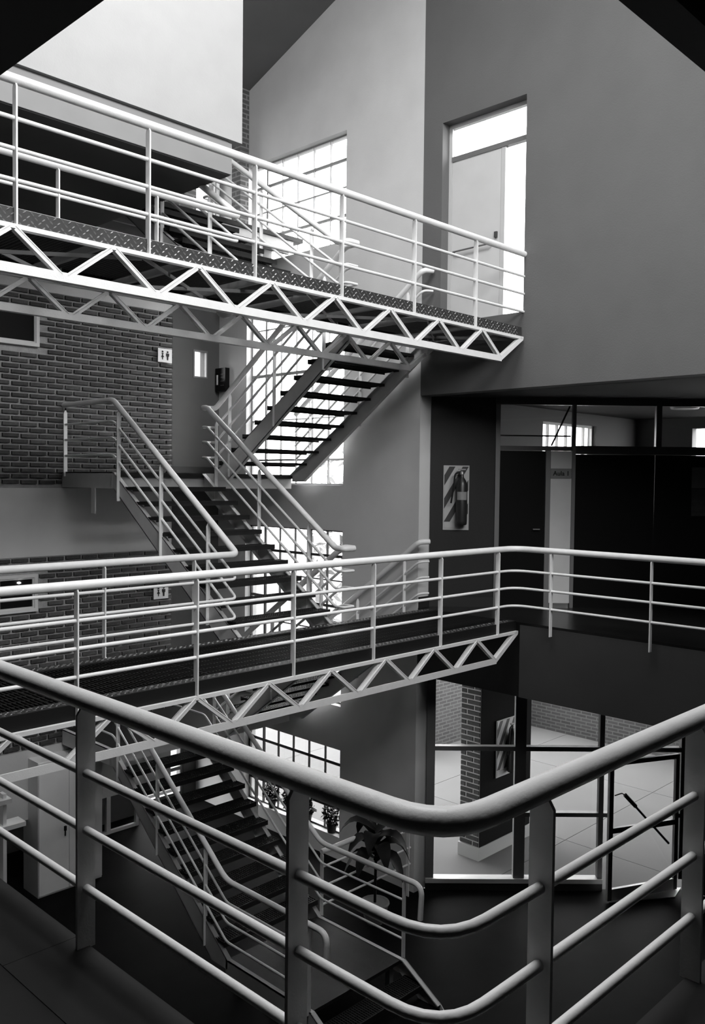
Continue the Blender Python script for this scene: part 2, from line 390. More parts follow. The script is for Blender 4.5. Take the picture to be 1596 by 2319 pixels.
# ================================================================== BRICKS
bm_ = MB()
def brick_mesh(l, name):
    hx, hz = l/2, .0235; b = .004; y0, y1 = -.012, .022
    vs = []
    for (sx, sz) in ((-1, -1), (1, -1), (1, 1), (-1, 1)): vs.append((sx*hx, y1, sz*hz))
    for (sx, sz) in ((-1, -1), (1, -1), (1, 1), (-1, 1)): vs.append((sx*hx, y0+b, sz*hz))
    for (sx, sz) in ((-1, -1), (1, -1), (1, 1), (-1, 1)): vs.append((sx*(hx-b)+random.uniform(-.003, .003), y0, sz*(hz-b)+random.uniform(-.003, .003)))
    fs = [(0, 1, 5, 4), (1, 2, 6, 5), (2, 3, 7, 6), (3, 0, 4, 7), (4, 5, 9, 8), (5, 6, 10, 9), (6, 7, 11, 10), (7, 4, 8, 11), (8, 9, 10, 11)]
    return MB().add(vs, fs).mesh(name, BRICK), vs, fs
BV = [brick_mesh(.216, 'brick_long') for _ in range(4)]
HV = [brick_mesh(.098, 'brick_half') for _ in range(2)]
def lay_bricks(wall, z0, z1, x_end, x_vis, limit, skip=()):
    """courses in running bond, from x_end leftwards; pieces in view are parts, the rest one stuff part"""
    rest = MB(); cnt = 0; off = WL.get(wall.name, (0, 0, 0)); WL[wall.name] = off
    rows = int((z1-z0)/.0749); items = []
    for r in range(rows):
        z = z1-.0375-r*.0749
        x = x_end
        if r % 2: items.append((x-.0525, z, 1)); x -= .125
        while x > 3.6:
            items.append((x-.111, z, 0)); x -= .247
    items = [i for i in items if not any(a < i[0] < b and c < i[1] < d for a, b, c, d in skip)]
    items.sort(key=lambda q: (q[0] < x_vis, -q[1]))
    for (x, z, h) in items:
        V = random.choice(HV if h else BV); jx, jz = random.uniform(-.004, .004), random.uniform(-.003, .003); jy = random.uniform(-.004, .004)
        if cnt < limit and x > x_vis:
            inst('brick', V[0], (x+jx, YB+jy, z+jz), wall); cnt += 1
        else: rest.add([(p[0]+x+jx, p[1]+YB+jy, p[2]+z+jz) for p in V[1]], V[2])
    tag(rest.build('brickwork', BRICK, wall), kind='stuff')
D_ = bpy.data.objects
lay_bricks(D_['wall_back'], 1.53, 4.12, 7.46, 4.75, 300, [(4.70, 5.42, 3.33, 3.92)])
lay_bricks(D_['wall_back_lower'], -1.94, .62, 7.46, 4.75, 300, [(4.70, 5.39, -.13, .44)])

# dark toilet windows in the brick walls
def toilet_window(idx, x0, x1, z0, z1, label, lamp=False):
    w_ = thing('window_%d' % idx, label, 'window', (x0, YB, z0), kind='structure')
    f_ = MB(); t = .045
    f_.box(x0, YB-.045, z0, x0+t, YB+.03, z1).box(x1-t, YB-.045, z0, x1, YB+.03, z1).box(x0+t, YB-.045, z0, x1-t, YB+.03, z0+t).box(x0+t, YB-.045, z1-t, x1-t, YB+.03, z1)
    f_.build('window_frame', FRAME_PALE, w_)
    s_ = MB(); t2 = .02; a0, a1, b0, b1 = x0+t, x1-t, z0+t, z1-t
    s_.box(a0, YB-.03, b0, a0+t2, YB+.01, b1).box(a1-t2, YB-.03, b0, a1, YB+.01, b1).box(a0+t2, YB-.03, b0, a1-t2, YB+.01, b0+t2).box(a0+t2, YB-.03, b1-t2, a1-t2, YB+.01, b1)
    s_.build('sash', FRAME_PALE, w_)
    MB().box(a0+t2, YB-.01, b0+t2, a1-t2, YB+.012, b1-t2).build('pane', BLACK, w_)
toilet_window(7, 4.78, 5.375, 3.375, 3.86, 'dark toilet window with pale frame high in the brick wall')
toilet_window(8, 4.78, 5.345, -.095, .40, 'dark toilet window behind the lower footbridge handrail')
# glowing disc on the opaque pane, standing in for a lamp's reflection
lp = thing('lamp_reflection', 'small glowing disc for a lamp reflection in the dark lower window', 'lamp', (5.10, YB-.012, .295))
MB().lathe((5.10, YB-.016, .295), [(.002, -.012), (.02, -.008), (.026, 0), (.02, .008), (.002, .012)], 14).build('glow_spot', emit_mat('lamp_glow', .9, 6.0), lp)

# toilet signs
def toilet_sign(x0, x1, z0, z1, label):
    s_ = thing('toilet_sign', label, 'sign', (x0, YB-.02, z0), group='toilet signs on the brick walls')
    MB().box(x0, YB-.03, z0, x1, YB-.018, z1).build('plate', SIGN_WHITE, s_)
    w_, h_ = x1-x0, z1-z0; y0, y1 = YB-.033, YB-.030
    def fig(cx, woman):
        f_ = MB(); cz = z0+h_*.50; u = h_*.9
        f_.prism([(cx+.085*u*math.cos(a), cz+.30*u+.085*u*math.sin(a)) for a in [i*math.pi/5 for i in range(10)]], 'Y', y0, y1)
        if woman:
            f_.prism([(cx-.10*u, cz+.19*u), (cx+.10*u, cz+.19*u), (cx+.04*u, cz+.04*u), (cx+.15*u, cz-.14*u), (cx-.15*u, cz-.14*u), (cx-.04*u, cz+.04*u)], 'Y', y0, y1)
            f_.prism([(cx-.05*u, cz-.14*u), (cx+.05*u, cz-.14*u), (cx+.03*u, cz-.34*u), (cx-.03*u, cz-.34*u)], 'Y', y0, y1)
        else:
            f_.prism([(cx-.15*u, cz+.19*u), (cx+.15*u, cz+.19*u), (cx+.14*u, cz-.04*u), (cx+.08*u, cz-.06*u), (cx+.06*u, cz-.36*u), (cx-.06*u, cz-.36*u), (cx-.08*u, cz-.06*u), (cx-.14*u, cz-.04*u)], 'Y', y0, y1)
        f_.build('woman_symbol' if woman else 'man_symbol', BLACKB, s_)
    fig(x0+w_*.32, True); fig(x0+w_*.68, False)
toilet_sign(7.19, 7.43, 3.375, 3.575, 'white toilet sign at the edge of the upper brick wall')
toilet_sign(7.13, 7.38, -.105, .105, 'white toilet sign behind the lower stair rails')

# ================================================================== FOOTBRIDGES
def footbridge(z, label, with_lower=True):
    b_ = thing('footbridge', label, 'footbridge', (5.2, 6.56, z), group='steel footbridges across the atrium')
    x_start, x_end = 1.58, 8.85
    tops = [2.67+.767*k for k in range(-1, 8)]; bots = [3.05+.767*k for k in range(-2, 8)]
    for side, y in (('near', YN), ('far', YF)):
        sg = -1 if side == 'near' else 1
        ch = MB()      # top chord: angle section
        ch.box(x_start, y-.028, z-.132, x_end, y+.028, z-.10)
        t_ = ch.build('top_chord', WHITE_STEEL, b_)
        bc = MB().box(x_start, y-.03, z-.434, 8.41, y-.018, z-.367).box(x_start, y-.018, z-.434, 8.41, y+.03, z-.422)
        bc.build('bottom_chord', WHITE_STEEL, b_)
        # slanted end bar
        MB().bar((8.40, y, z-.40), (8.83, y, z-.12), .056, .05, (0, 1, 0)).build('end_bar', WHITE_STEEL, b_)
        me_d = None
        for k in range(len(tops)):
            tx = tops[k]
            for bx in (bots[k], bots[k+1]):
                if bx > 8.3 and tx > 8.5: continue
                if bx < x_start: continue
                if abs(bx-8.419) < .02 and tx < 8.1: pass
                d = 1 if bx > tx else -1
                q = MB()
                for oy in (-.024, .012):      # two angles back to back with a gap
                    q.bar((tx+d*.02, y+oy, z-.13), (bx-d*.02, y+oy, z-.395), .010, .036, (0, 1, 0))
                    q.bar((tx+d*.02-d*.0, y+oy+.006, z-.115), (bx-d*.02, y+oy+.006, z-.38), .03, .006, (0, 1, 0))
                q.build('diagonal', WHITE_STEEL, b_)
        # kick plate with checker lugs
        ky = y+.006 if side == 'near' else y-.018
        kp = MB().box(x_start, ky, z-.10, 8.855, ky+.012, z+.015).build('kick_plate', CHECKER if z > 1 else BLACKB, b_)
        lug = MB()
        def lugs(x0, x1, rows, P):
            n_ = int((x1-x0)/.056)
            for r in range(rows):
                for i in range(n_):
                    u = x0+.028+i*.056+(.028 if r % 2 else 0); a = math.radians(40 if (i+r) % 2 else -40)
                    c_, s_ = math.cos(a), math.sin(a); L_, W_ = .018, .0055
                    base = [(-L_, 0), (-L_*.3, -W_), (L_*.6, -W_), (L_, 0), (L_*.6, W_), (-L_*.3, W_)]
                    pts = [P(u+p[0]*c_-p[1]*s_, r, p[0]*s_+p[1]*c_, 0) for p in base] + [P(u-L_*.45*c_, r, -L_*.45*s_, 1), P(u+L_*.45*c_, r, L_*.45*s_, 1)]
                    lug.add(pts, [(0, 1, 6), (1, 2, 7, 6), (2, 3, 7), (3, 4, 7), (4, 5, 6, 7), (5, 0, 6)])
        if side == 'near' and z > 1:
            lugs(1.7, 8.8, 4, lambda u, r, v, h: (u, ky-.0005-.006*h, z-.086+r*.028+v))
        lugs(1.7, 8.8, 3, lambda u, r, v, h: (u, y+(.045+r*.03 if side == 'near' else -.045-r*.03)+v, z+.0165+.005*h))
        tag(lug.build('checker_lugs', LUG, b_), kind='stuff')
    # deck panels and checker edge strips
    n = 5
    for k in range(n):
        x0 = 1.58+(8.855-1.58)*k/n; x1 = 1.58+(8.855-1.58)*(k+1)/n
        gr = MB(); nb = 42
        for q in range(nb):
            xx = x0+.006+(x1-x0-.012)*q/(nb-1); gr.box(xx-.003, YN+.14, z-.034, xx+.003, YF-.14, z+.004)
        for q in range(9):
            yy = YN+.15+(YF-YN-.30)*q/8; gr.box(x0+.004, yy-.004, z-.012, x1-.004, yy+.004, z)
        gr.build('deck_grating', DECK, b_)
    for y0, y1 in ((YN+.02, YN+.138), (YF-.138, YF-.02)):
        MB().box(1.58, y0, z+.004, 8.855, y1, z+.016).build('edge_strip', CHECKER, b_)
    for k, tx in enumerate(tops + [8.7]):
        if tx < 1.6: continue
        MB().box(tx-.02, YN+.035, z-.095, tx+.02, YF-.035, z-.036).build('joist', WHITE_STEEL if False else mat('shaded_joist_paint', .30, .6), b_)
    for k in range(4):
        xa = 2.0+k*1.72; q = MB()
        q.bar((xa, YN+.05, z-.115), (xa+1.72, YF-.05, z-.115), .03, .012, (0, 0, 1)); q.bar((xa, YF-.05, z-.13), (xa+1.72, YN+.05, z-.13), .03, .012, (0, 0, 1))
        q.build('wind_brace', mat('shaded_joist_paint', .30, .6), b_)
    return b_
footbridge(L2, 'upper footbridge with bright white truss leading to the grey wall door')
footbridge(L1, 'lower footbridge with dark checker deck crossing at eye level')

# ================================================================== RAILINGS
def post_mesh(w_, top, bot, foot=True, name='post'):
    """flat bar standing across the rail line: local Y is across the rail, X along it"""
    h = w_/2; f_ = .028 if foot else 0
    poly = [(-h, bot), (h+f_, bot), (h+f_, bot+.10), (h, bot+.125), (h, top-.05), (h*.3, top-.012), (-h*.3, top-.012), (-h, top-.05)] if foot else \
           [(-h, bot), (h, bot), (h, top-.05), (h*.3, top-.012), (-h*.3, top-.012), (-h, top-.05)]
    return MB().prism(poly, 'X', -.006, .006).mesh(name, WHITE_STEEL)
PM_BRIDGE = post_mesh(.055, .89, -.10)
PM_STAIR = post_mesh(.05, .86, -.26, False)
PM_FORE = post_mesh(.07, .89, -.002, False)
PM_SLAB = post_mesh(.05, .89, -.10, False)
PM_FLAT = post_mesh(.05, .89, 0, False)

def railing(label, path, posts, fillet=.12, group=None, seg=10, name='guard_railing', rails=RAILS, top_ext=()):
    """path: foot line (x, y, z) of the rails; posts: (mesh, x, y, z, rot)"""
    r_ = thing(name, label, 'railing', (path[0][0], path[0][1], path[0][2]), group=group)
    for i, (h, r) in enumerate(rails):
        p = [(a, b, c+h) for a, b, c in path]
        MB().tube(p, r, fillet if i else fillet*1.05, 14 if i == 0 else seg).build('handrail' if i == 0 else 'rail', WHITE_STEEL, r_)
    for (me, x, y, z, rot) in posts: inst('post', me, (x, y, z), r_, (0, 0, rot))
    return r_
Q = math.pi/2
GB = 'white tube railings of the footbridges'
railing('white railing along the near edge of the upper footbridge', [(1.6, YN, L2-.015), (8.93, YN, L2-.015)], [(PM_BRIDGE, 2.70-1.045+1.045*k, YN, L2-.015, 0) for k in range(7)], group=GB)
railing('white railing of the lower footbridge turning the corner onto the landing', [(1.6, YN, L1), (8.78, YN, L1), (8.78, 1.5, L1)],
        [(PM_BRIDGE, 3.15-1.06+1.06*k, YN, L1, 0) for k in range(7)] + [(PM_SLAB, 8.78, y, L1, Q) for y in (5.37, 4.165, 2.96, 1.76)], fillet=.2, group=GB)
railing('thick dark railing in the foreground bending round the gallery corner', [(1.545, 5.7, 0), (1.545, 1.205, 0), (8.6, 1.205, 0)],
        [(PM_FORE, 1.545, y, 0, Q) for y in (5.06, 3.94, 2.82, 1.70)] + [(PM_FORE, x, 1.205, 0, 0) for x in (1.95, 2.90, 3.85, 4.8, 5.75, 6.7, 7.65)], fillet=.16, seg=14)

# ================================================================== STAIRS
X0, X1, X2, X3 = 5.70, 7.10, 7.26, 8.70
YL, YT = 7.25, 9.72
# tread: open grating with a nosing bar
def tread_mesh(wd, dp=.265):
    t = MB(); t.box(-wd/2, -dp/2, -.05, wd/2, -dp/2+.014, .008); t.box(-wd/2, dp/2-.006, -.03, wd/2, dp/2, .004)
    t.box(-wd/2, -dp/2, -.03, -wd/2+.006, dp/2, .004); t.box(wd/2-.006, -dp/2, -.03, wd/2, dp/2, .004)
    for k in range(1, 8): t.box(-wd/2, -dp/2+k*dp/8-.002, -.028, wd/2, -dp/2+k*dp/8+.002, .002)
    n = 44
    for k in range(1, n): t.box(-wd/2+k*wd/n-.006, -dp/2, -.022, -wd/2+k*wd/n+.006, dp/2, 0)
    return t.mesh('tread', TREAD)
TM = tread_mesh(1.385)
def flight(label, x0, x1, yb, zb, yt, zt, n=10, group='steel stair flights', poly=None, treads=True, extra=None):
    """steel flight from (yb, zb) up to (yt, zt)"""
    f_ = thing('stair_flight', label, 'stairs', ((x0+x1)/2, yb, zb), group=group)
    d = 1 if yt > yb else -1; sl = (zt-zb)/(yt-yb)
    for xi, inn in ((x0, 1), (x1, -1)):
        P = poly or [(yb-d*.03, zb-.10), (yb-d*.03, zb+.0), (yt, zt-.004), (yt+d*.02, zt-.004), (yt+d*.02, zt-.205), (yt, zt-.205), (yb+d*.26, zb-.10)]
        a, b = (xi, xi+inn*.012)
        mb = MB().prism(P, 'X', min(a, b), max(a, b))
        # top flange follows the slope
        lo, hi = (yb-d*.03, zb+.0), (yt, zt-.004)
        mb.prism([lo, hi, (hi[0], hi[1]-.014), (lo[0], lo[1]-.014)], 'X', min(xi, xi+inn*.055), max(xi, xi+inn*.055))
        lo2, hi2 = P[-1], P[-2]
        mb.prism([lo2, hi2, (hi2[0], hi2[1]+.014), (lo2[0], lo2[1]+.014)], 'X', min(xi, xi+inn*.055), max(xi, xi+inn*.055))
        mb.build('stringer', mat('stair_paint', .55, .5, .05, 8), f_)
    rise = (zt-zb)/n; run = (yt-yb)/n
    for k in range(1, n):
        inst('tread', TM, ((x0+x1)/2, yb+run*(k-.5)+run*.2, zb+rise*k-.01), f_, (0, 0, 0 if d > 0 else math.pi))
    return f_
flight('open steel stairs rising left from the lower footbridge to the brick wall', X0, X1, YL-.02, L1, YT, H1)
flight('open steel stairs seen from below against the bright window', X2, X3, YT, H1, YL-.05, L2)
flight('steel stairs rising behind the upper footbridge rails', X0, X1, YL-.02, L2, YT, H2)
flight('steel stairs descending below the lower footbridge beside the window wall', X2, X3, YT, H0, YL-.05, L1)
PLY = 7.40
lowf = flight('lowest steel stairs between the platform and the dark hall', X0, X1, PLY, L1-FL, YT, H0)
# platform with two steps at the foot of the lowest flight
pf = thing('stair_platform', 'low steel platform with two steps at the foot of the stairs', 'platform', (6.4, 6.7, G))
MB().box(X0+.013, 6.08, L1-FL-.04, X1-.013, PLY, L1-FL-.004).build('deck_panel', DECK, pf)
for xi, inn in ((X0, 1), (X1, -1)):
    MB().prism([(5.50, G+.0), (5.56, G+.06), (6.06, L1-FL), (PLY+.0, L1-FL), (PLY+.0, L1-FL-.18), (6.12, L1-FL-.18), (5.86, G)], 'X', min(xi, xi+inn*.012), max(xi, xi+inn*.012)).prism(
        [(5.56, G+.06), (6.06, L1-FL), (PLY, L1-FL), (PLY, L1-FL-.014), (6.06, L1-FL-.014), (5.57, G+.05)], 'X', min(xi, xi+inn*.055), max(xi, xi+inn*.055)).build('stringer', mat('stair_paint', .55), pf)
for k, y in enumerate((5.92,)): inst('tread', TM, ((X0+X1)/2, y, G+.175), pf)
for (x, y) in ((X0+.1, 6.2), (X1-.1, 6.2), (X0+.1, 7.3), (X1-.1, 7.3)): MB().box(x-.03, y-.03, G, x+.03, y+.03, L1-FL-.04).build('leg', mat('stair_paint', .55), pf)

# half landings
for z, lab, brk in ((H1, 'steel half landing between the stair flights against the brick wall', True), (H2, 'upper steel half landing under the white overhang', False), (H0, 'lower steel half landing hidden behind the footbridge', False)):
    ld = thing('stair_landing', lab, 'landing', (7.2, 10.3, z), group='steel half landings')
    MB().box(X0+.012, YT+.022, z-.06, XA-.02, YB-.03, z).build('deck_panel', DECK, ld)
    MB().box(X0, YT+.025, z-.205, X0+.012, YB-.02, z).box(X0, YT+.025, z-.014, X0+.05, YB-.02, z+.002).build('edge_channel', mat('stair_paint', .55), ld)
    MB().box(X1+.005, YT+.02, z-.205, X2-.005, YT+.034, z).box(X0, YT+.06, z-.205, X3, YT+.072, z-.06).build('front_plate', mat('stair_paint', .55), ld)
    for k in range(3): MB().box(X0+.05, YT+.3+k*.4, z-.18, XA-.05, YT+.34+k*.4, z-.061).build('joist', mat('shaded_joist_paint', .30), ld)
    if brk: MB().box(X0-.002, 10.16, z-.53, X0+.012, 10.26, z-.205).build('hanger_plate', mat('stair_paint', .55), ld)

# stair railings
GS = 'white tube railings of the stairs'
def slope_posts(xs, ys, yb, zb, yt, zt, rot=Q):
    return [(PM_STAIR, xs, y, zb+(y-yb)*(zt-zb)/(yt-yb), rot) for y in ys]
def stair_rails(zf, zh, lab_l, lab_r, wallpost):
    p = slope_posts(X0-.01, (9.58, 8.65, 7.74), YL, zf, YT, zh) + [(PM_BRIDGE, x, YF, zf, math.pi) for x in (2.1, 3.12, 4.16 if zf < 1 else 3.71, 5.16 if zf < 1 else 4.71)][(0 if zf < 1 else 1):]
    if wallpost: p.append((PM_FLAT, X0, 10.94, zh-.06, Q))
    railing(lab_l, [(1.6, YF, zf), (X0, YF, zf), (X0, YT, zh), (X0, 10.98 if wallpost else 10.0, zh)], p, fillet=.07, group=GS, name='stair_railing')
    railing(lab_r, [(X2, 7.06, zf), (X1, 7.06, zf), (X1, 7.2, zf), (X1, YT-.02, zh), (X1, YT+.1, zh), (X2, YT+.1, zh)], slope_posts(X1+.01, (9.5, 8.6, 7.67), YL, zf, YT, zh), fillet=.05, group=GS, name='stair_railing')
stair_rails(L1, H1, 'railing joining the lower footbridge far side to the brick wall stairs', 'railing between brick wall stairs and window stairs with hairpin ends', True)
stair_rails(L2, H2, 'railing on the far side of the upper footbridge climbing into the shade', 'railing beside the bright upper window above the footbridge', False)
for zh, zf, la, lb in ((H1, L2, 'inner railing of the stairs silhouetted against the large window', 'wall side railing of the stairs under the upper footbridge'), (H0, L1, 'inner railing of the stairs below the lower footbridge', 'wall side railing with bent ends beside the pale wall end')):
    railing(la, [(X2, YT+.1, zh), (X2, YT, zh), (X2, 7.25, zf), (X2, 7.06, zf)], slope_posts(X2, (9.41, 8.5, 7.6), YT, zh, YL, zf), fillet=.07, group=GS, name='stair_railing')
    railing(lb, [(X3+.02, YT, zh), (X3+.02, 7.30, zf), (XA-.03, 7.24, zf)], slope_posts(X3+.02, (9.4, 8.4, 7.55), YT, zh, YL, zf), fillet=.07, group=GS, name='stair_railing')
# lowest flight
zp = L1-FL
def low_rail(x, lab, posts):
    r_ = thing('stair_railing', lab, 'railing', (x, 6.1, zp), group=GS)
    top = [(x, 5.86, zp+.50), (x, 5.84, zp+.87), (x, 7.40, zp+.87), (x, YT, H0+.87), (x, 10.9, H0+.87)]
    MB().tube(top, .03, .12, 12).build('handrail', WHITE_STEEL, r_)
    for h in (.63, .41, .20): MB().tube([(x, 6.09, zp+h), (x, 7.39, zp+h), (x, YT, H0+h), (x, 10.9, H0+h)], .0135, .06, 8).build('rail', WHITE_STEEL, r_)
    inst('post', PM_FLAT, (x, 6.09, zp-.03), r_, (0, 0, Q))
    for y in posts: inst('post', PM_STAIR, (x, y, zp+(y-PLY)*(H0-zp)/(YT-PLY)), r_, (0, 0, Q))
low_rail(X0, 'railing on the open side of the lowest stairs', (7.77, 8.72, 9.6))
low_rail(X1, 'railing on the plant side of the lowest stairs', (7.72, 8.6, 9.5))
r_ = thing('guard_railing', 'short railing behind the drooping floor plant', 'railing', (8.0, 7.45, G))
MB().tube([(7.16, 7.45, -2.77), (8.80, 7.45, -2.77)], .03, 0, 12).build('handrail', WHITE_STEEL, r_)
for z in (-2.96, -3.2, -3.42): MB().tube([(7.16, 7.45, z), (8.80, 7.45, z)], .0135, 0, 8).build('rail', WHITE_STEEL, r_)
for x in (7.17, 8.75): inst('post', post_mesh(.05, 1.08, 0, False), (x, 7.45, G), r_)

# ================================================================== UPPER DOOR IN WALL A
dr = thing('door_1', 'pale upper door with bright transom and sidelight in the grey wall', 'door', (9.03, 6.5, 3.70), kind='structure')
y0, y1, z0, z1 = DOOR; xd = 9.02
MB().box(xd, y0, z0, xd+.06, y0+.03, z1).box(xd, y1-.05, z0, xd+.06, y1, z1).box(xd, y0+.03, z1-.05, xd+.06, y1-.05, z1).build('door_frame', FRAME_PALE, dr)
MB().box(xd-.01, y0+.03, 5.77, xd+.06, y1-.05, 5.83).build('transom_bar', FRAME_GREY, dr)
MB().box(xd, 6.27, z0, xd+.06, 6.33, 5.77).build('mullion', FRAME_PALE, dr)
MB().box(xd+.025, y0+.03, 5.83, xd+.03, y1-.05, z1-.05).build('transom_pane', GLASS, dr)
MB().box(xd+.025, y0+.03, z0+.02, xd+.03, 6.27, 5.77).build('sidelight_pane', GLASS, dr)
lf = MB().box(xd+.005, 6.335, z0+.01, xd+.045, y1-.055, 5.765).build('door_leaf', DOOR_WHITE, dr)
MB().tube([(xd-.005, 6.46, 4.62), (xd-.045, 6.46, 4.62), (xd-.045, 7.03, 4.61), (xd-.005, 7.03, 4.61)], .011, .02, 8).build('push_bar', FRAME_GREY, dr)
MB().box(xd-.02, 6.37, 4.69, xd+.005, 6.41, 4.76).build('handle', FRAME_DARK, dr)

# ================================================================== DIAGONAL WALL, FIRST FLOOR
struct('wall_diagonal', dbox(MB(), .0, .86, .0, 2.80, .0, .12), mat('charcoal_paint', .010, .7, .15, 3, .1, 40), 'charcoal diagonal wall carrying the striped extinguisher board', 'wall')
gz = thing('door_2', 'dark glazed classroom front with transom lights', 'glazed front', dg(2, 0), kind='structure')
for (s0, s1, z0, z1, m_, nm) in ((.86, .92, .0, 2.72, FRAME_GREY, 'jamb'), (1.535, 1.60, .0, 2.10, FRAME_GREY, 'jamb'), (1.885, 1.93, .0, 2.72, FRAME_GREY, 'jamb'), (3.0, 3.075, 2.17, 2.72, FRAME_DARK, 'mullion'), (4.3, 4.36, 0, 2.72, FRAME_DARK, 'mullion'),
    (.92, 1.885, 2.10, 2.16, FRAME_DARK, 'transom_bar'), (1.93, 5.0, 2.06, 2.17, FRAME_DARK, 'transom_bar'), (.86, 5.0, 2.71, 2.80, FRAME_DARK, 'head_bar')):
    dbox(MB(), s0, s1, z0, z1, -.02, .05).build(nm, m_, gz)
dl = dbox(MB(), .925, 1.53, .01, 2.095, .0, .035).build('door_leaf', BLACK, gz)
MB().tube([dg(1.46, 1.05, -.0), dg(1.46, 1.05, -.045), dg(1.37, 1.05, -.045)], .009, .01, 8).build('handle', FRAME_GREY, dl)
dbox(MB(), 1.602, 1.884, .06, 2.098, .0, .03).build('side_panel', PANEL_LIGHT, gz)
for (s0, s1) in ((1.935, 3.0), (3.003, 4.297), (4.363, 5.0)): dbox(MB(), s0, s1, .0, 2.058, .01, .03).build('dark_panel', BLACK, gz)
for (s0, s1) in ((.922, 1.884), (1.932, 2.998), (3.077, 5.0)): dbox(MB(), s0, s1, 2.172 if s0 > 1.9 else 2.162, 2.708, .015, .02).build('transom_pane', GLASS, gz)
MB().bar(dg(1.62, 2.17, .06), dg(1.86, 2.70, .06), .02, .02, DN).build('window_stay', FRAME_DARK, gz)
MB().bar(dg(.93, 2.30, .06), dg(1.88, 2.30, .06), .02, .02, DN).build('vent_bar', FRAME_DARK, gz)
# room sign
sg = thing('room_sign', 'grey room sign lettered Aula 1 on the pale panel', 'sign', dg(1.74, 1.74))
dbox(MB(), 1.604, 1.882, 1.735, 1.865, -.012, -.001).build('plate', mat('grey_sign', .20, .6), sg)
tx = bpy.data.curves.new('lettering', 'FONT'); tx.body = 'Aula 1'; tx.size = .085; tx.align_x = 'CENTER'; tx.align_y = 'CENTER'; tx.extrude = .001; tx.offset = .0015
tmp = bpy.data.objects.new('lettering_source', tx); col.objects.link(tmp)
bpy.context.view_layer.update()
tme = bpy.data.meshes.new_from_object(tmp.evaluated_get(bpy.context.evaluated_depsgraph_get()))
bpy.data.objects.remove(tmp); bpy.data.curves.remove(tx)
to = bpy.data.objects.new('lettering', tme); col.objects.link(to); tme.materials.clear(); tme.materials.append(BLACKB)
to.parent = sg
rm = Matrix((DU, ZU, -DN)).transposed().to_4x4()
to.matrix_basis = Matrix.Translation(Vector(dg(1.743, 1.797, -.0145)) - Vector(dg(1.74, 1.74))) @ rm
# notice at the frame edge
nt_ = thing('notice_board', 'dim notice on the dark classroom front at the picture edge', 'notice', dg(3.55, 1.2))
dbox(MB(), 3.50, 3.95, 1.62, 1.90, -.004, .008).build('paper', mat('grey_paper', .10, .7), nt_)
dbox(MB(), 3.50, 3.95, 1.25, 1.61, -.004, .008).build('photo', mat('dark_print', .03, .5, .6, 14), nt_)

# classroom behind
struct('wall_classroom', MB().wall('Y', 7.28, 7.44, 9.3, 14.63, 0, 2.8, [(11.58, 13.2, 1.2, 2.615)]), mat('classroom_plaster', .16, .85, .05, 2), 'classroom side wall seen through the transom lights', 'wall')
struct('wall_classroom_end', MB().wall('X', 14.63, 14.8, -3, 7.44, 0, 2.8, [(3.2, 6.28, 1.2, 2.615)]), mat('classroom_plaster', .16), 'classroom end wall seen through the transom lights', 'wall')
cw = thing('window_9', 'classroom window glimpsed through the transom', 'window', (12.4, 7.3, 1.2), kind='structure')
f_ = MB().box(11.58, 7.34, 1.2, 11.62, 7.38, 2.615).box(13.16, 7.34, 1.2, 13.2, 7.38, 2.615).box(11.62, 7.34, 2.575, 13.16, 7.38, 2.615).box(11.62, 7.34, 1.2, 13.16, 7.38, 1.24); f_.build('window_frame', FRAME_PALE, cw)
for x in (11.83, 12.10, 12.37, 12.64, 12.91): MB().box(x-.015, 7.34, 1.24, x+.015, 7.38, 2.575).build('muntin', FRAME_PALE, cw)
MB().box(11.62, 7.36, 1.24, 13.16, 7.364, 2.575).build('pane', GLASS, cw)
cl = thing('ceiling_lamp', 'round flat lamp on the classroom ceiling', 'lamp', (12.3, 5.4, 2.8))
MB().lathe((12.3, 5.4, 2.75), [(.19, 0), (.2, .02), (.2, .05)], 20).build('shade', mat('lamp_opal', .6, .4), cl)

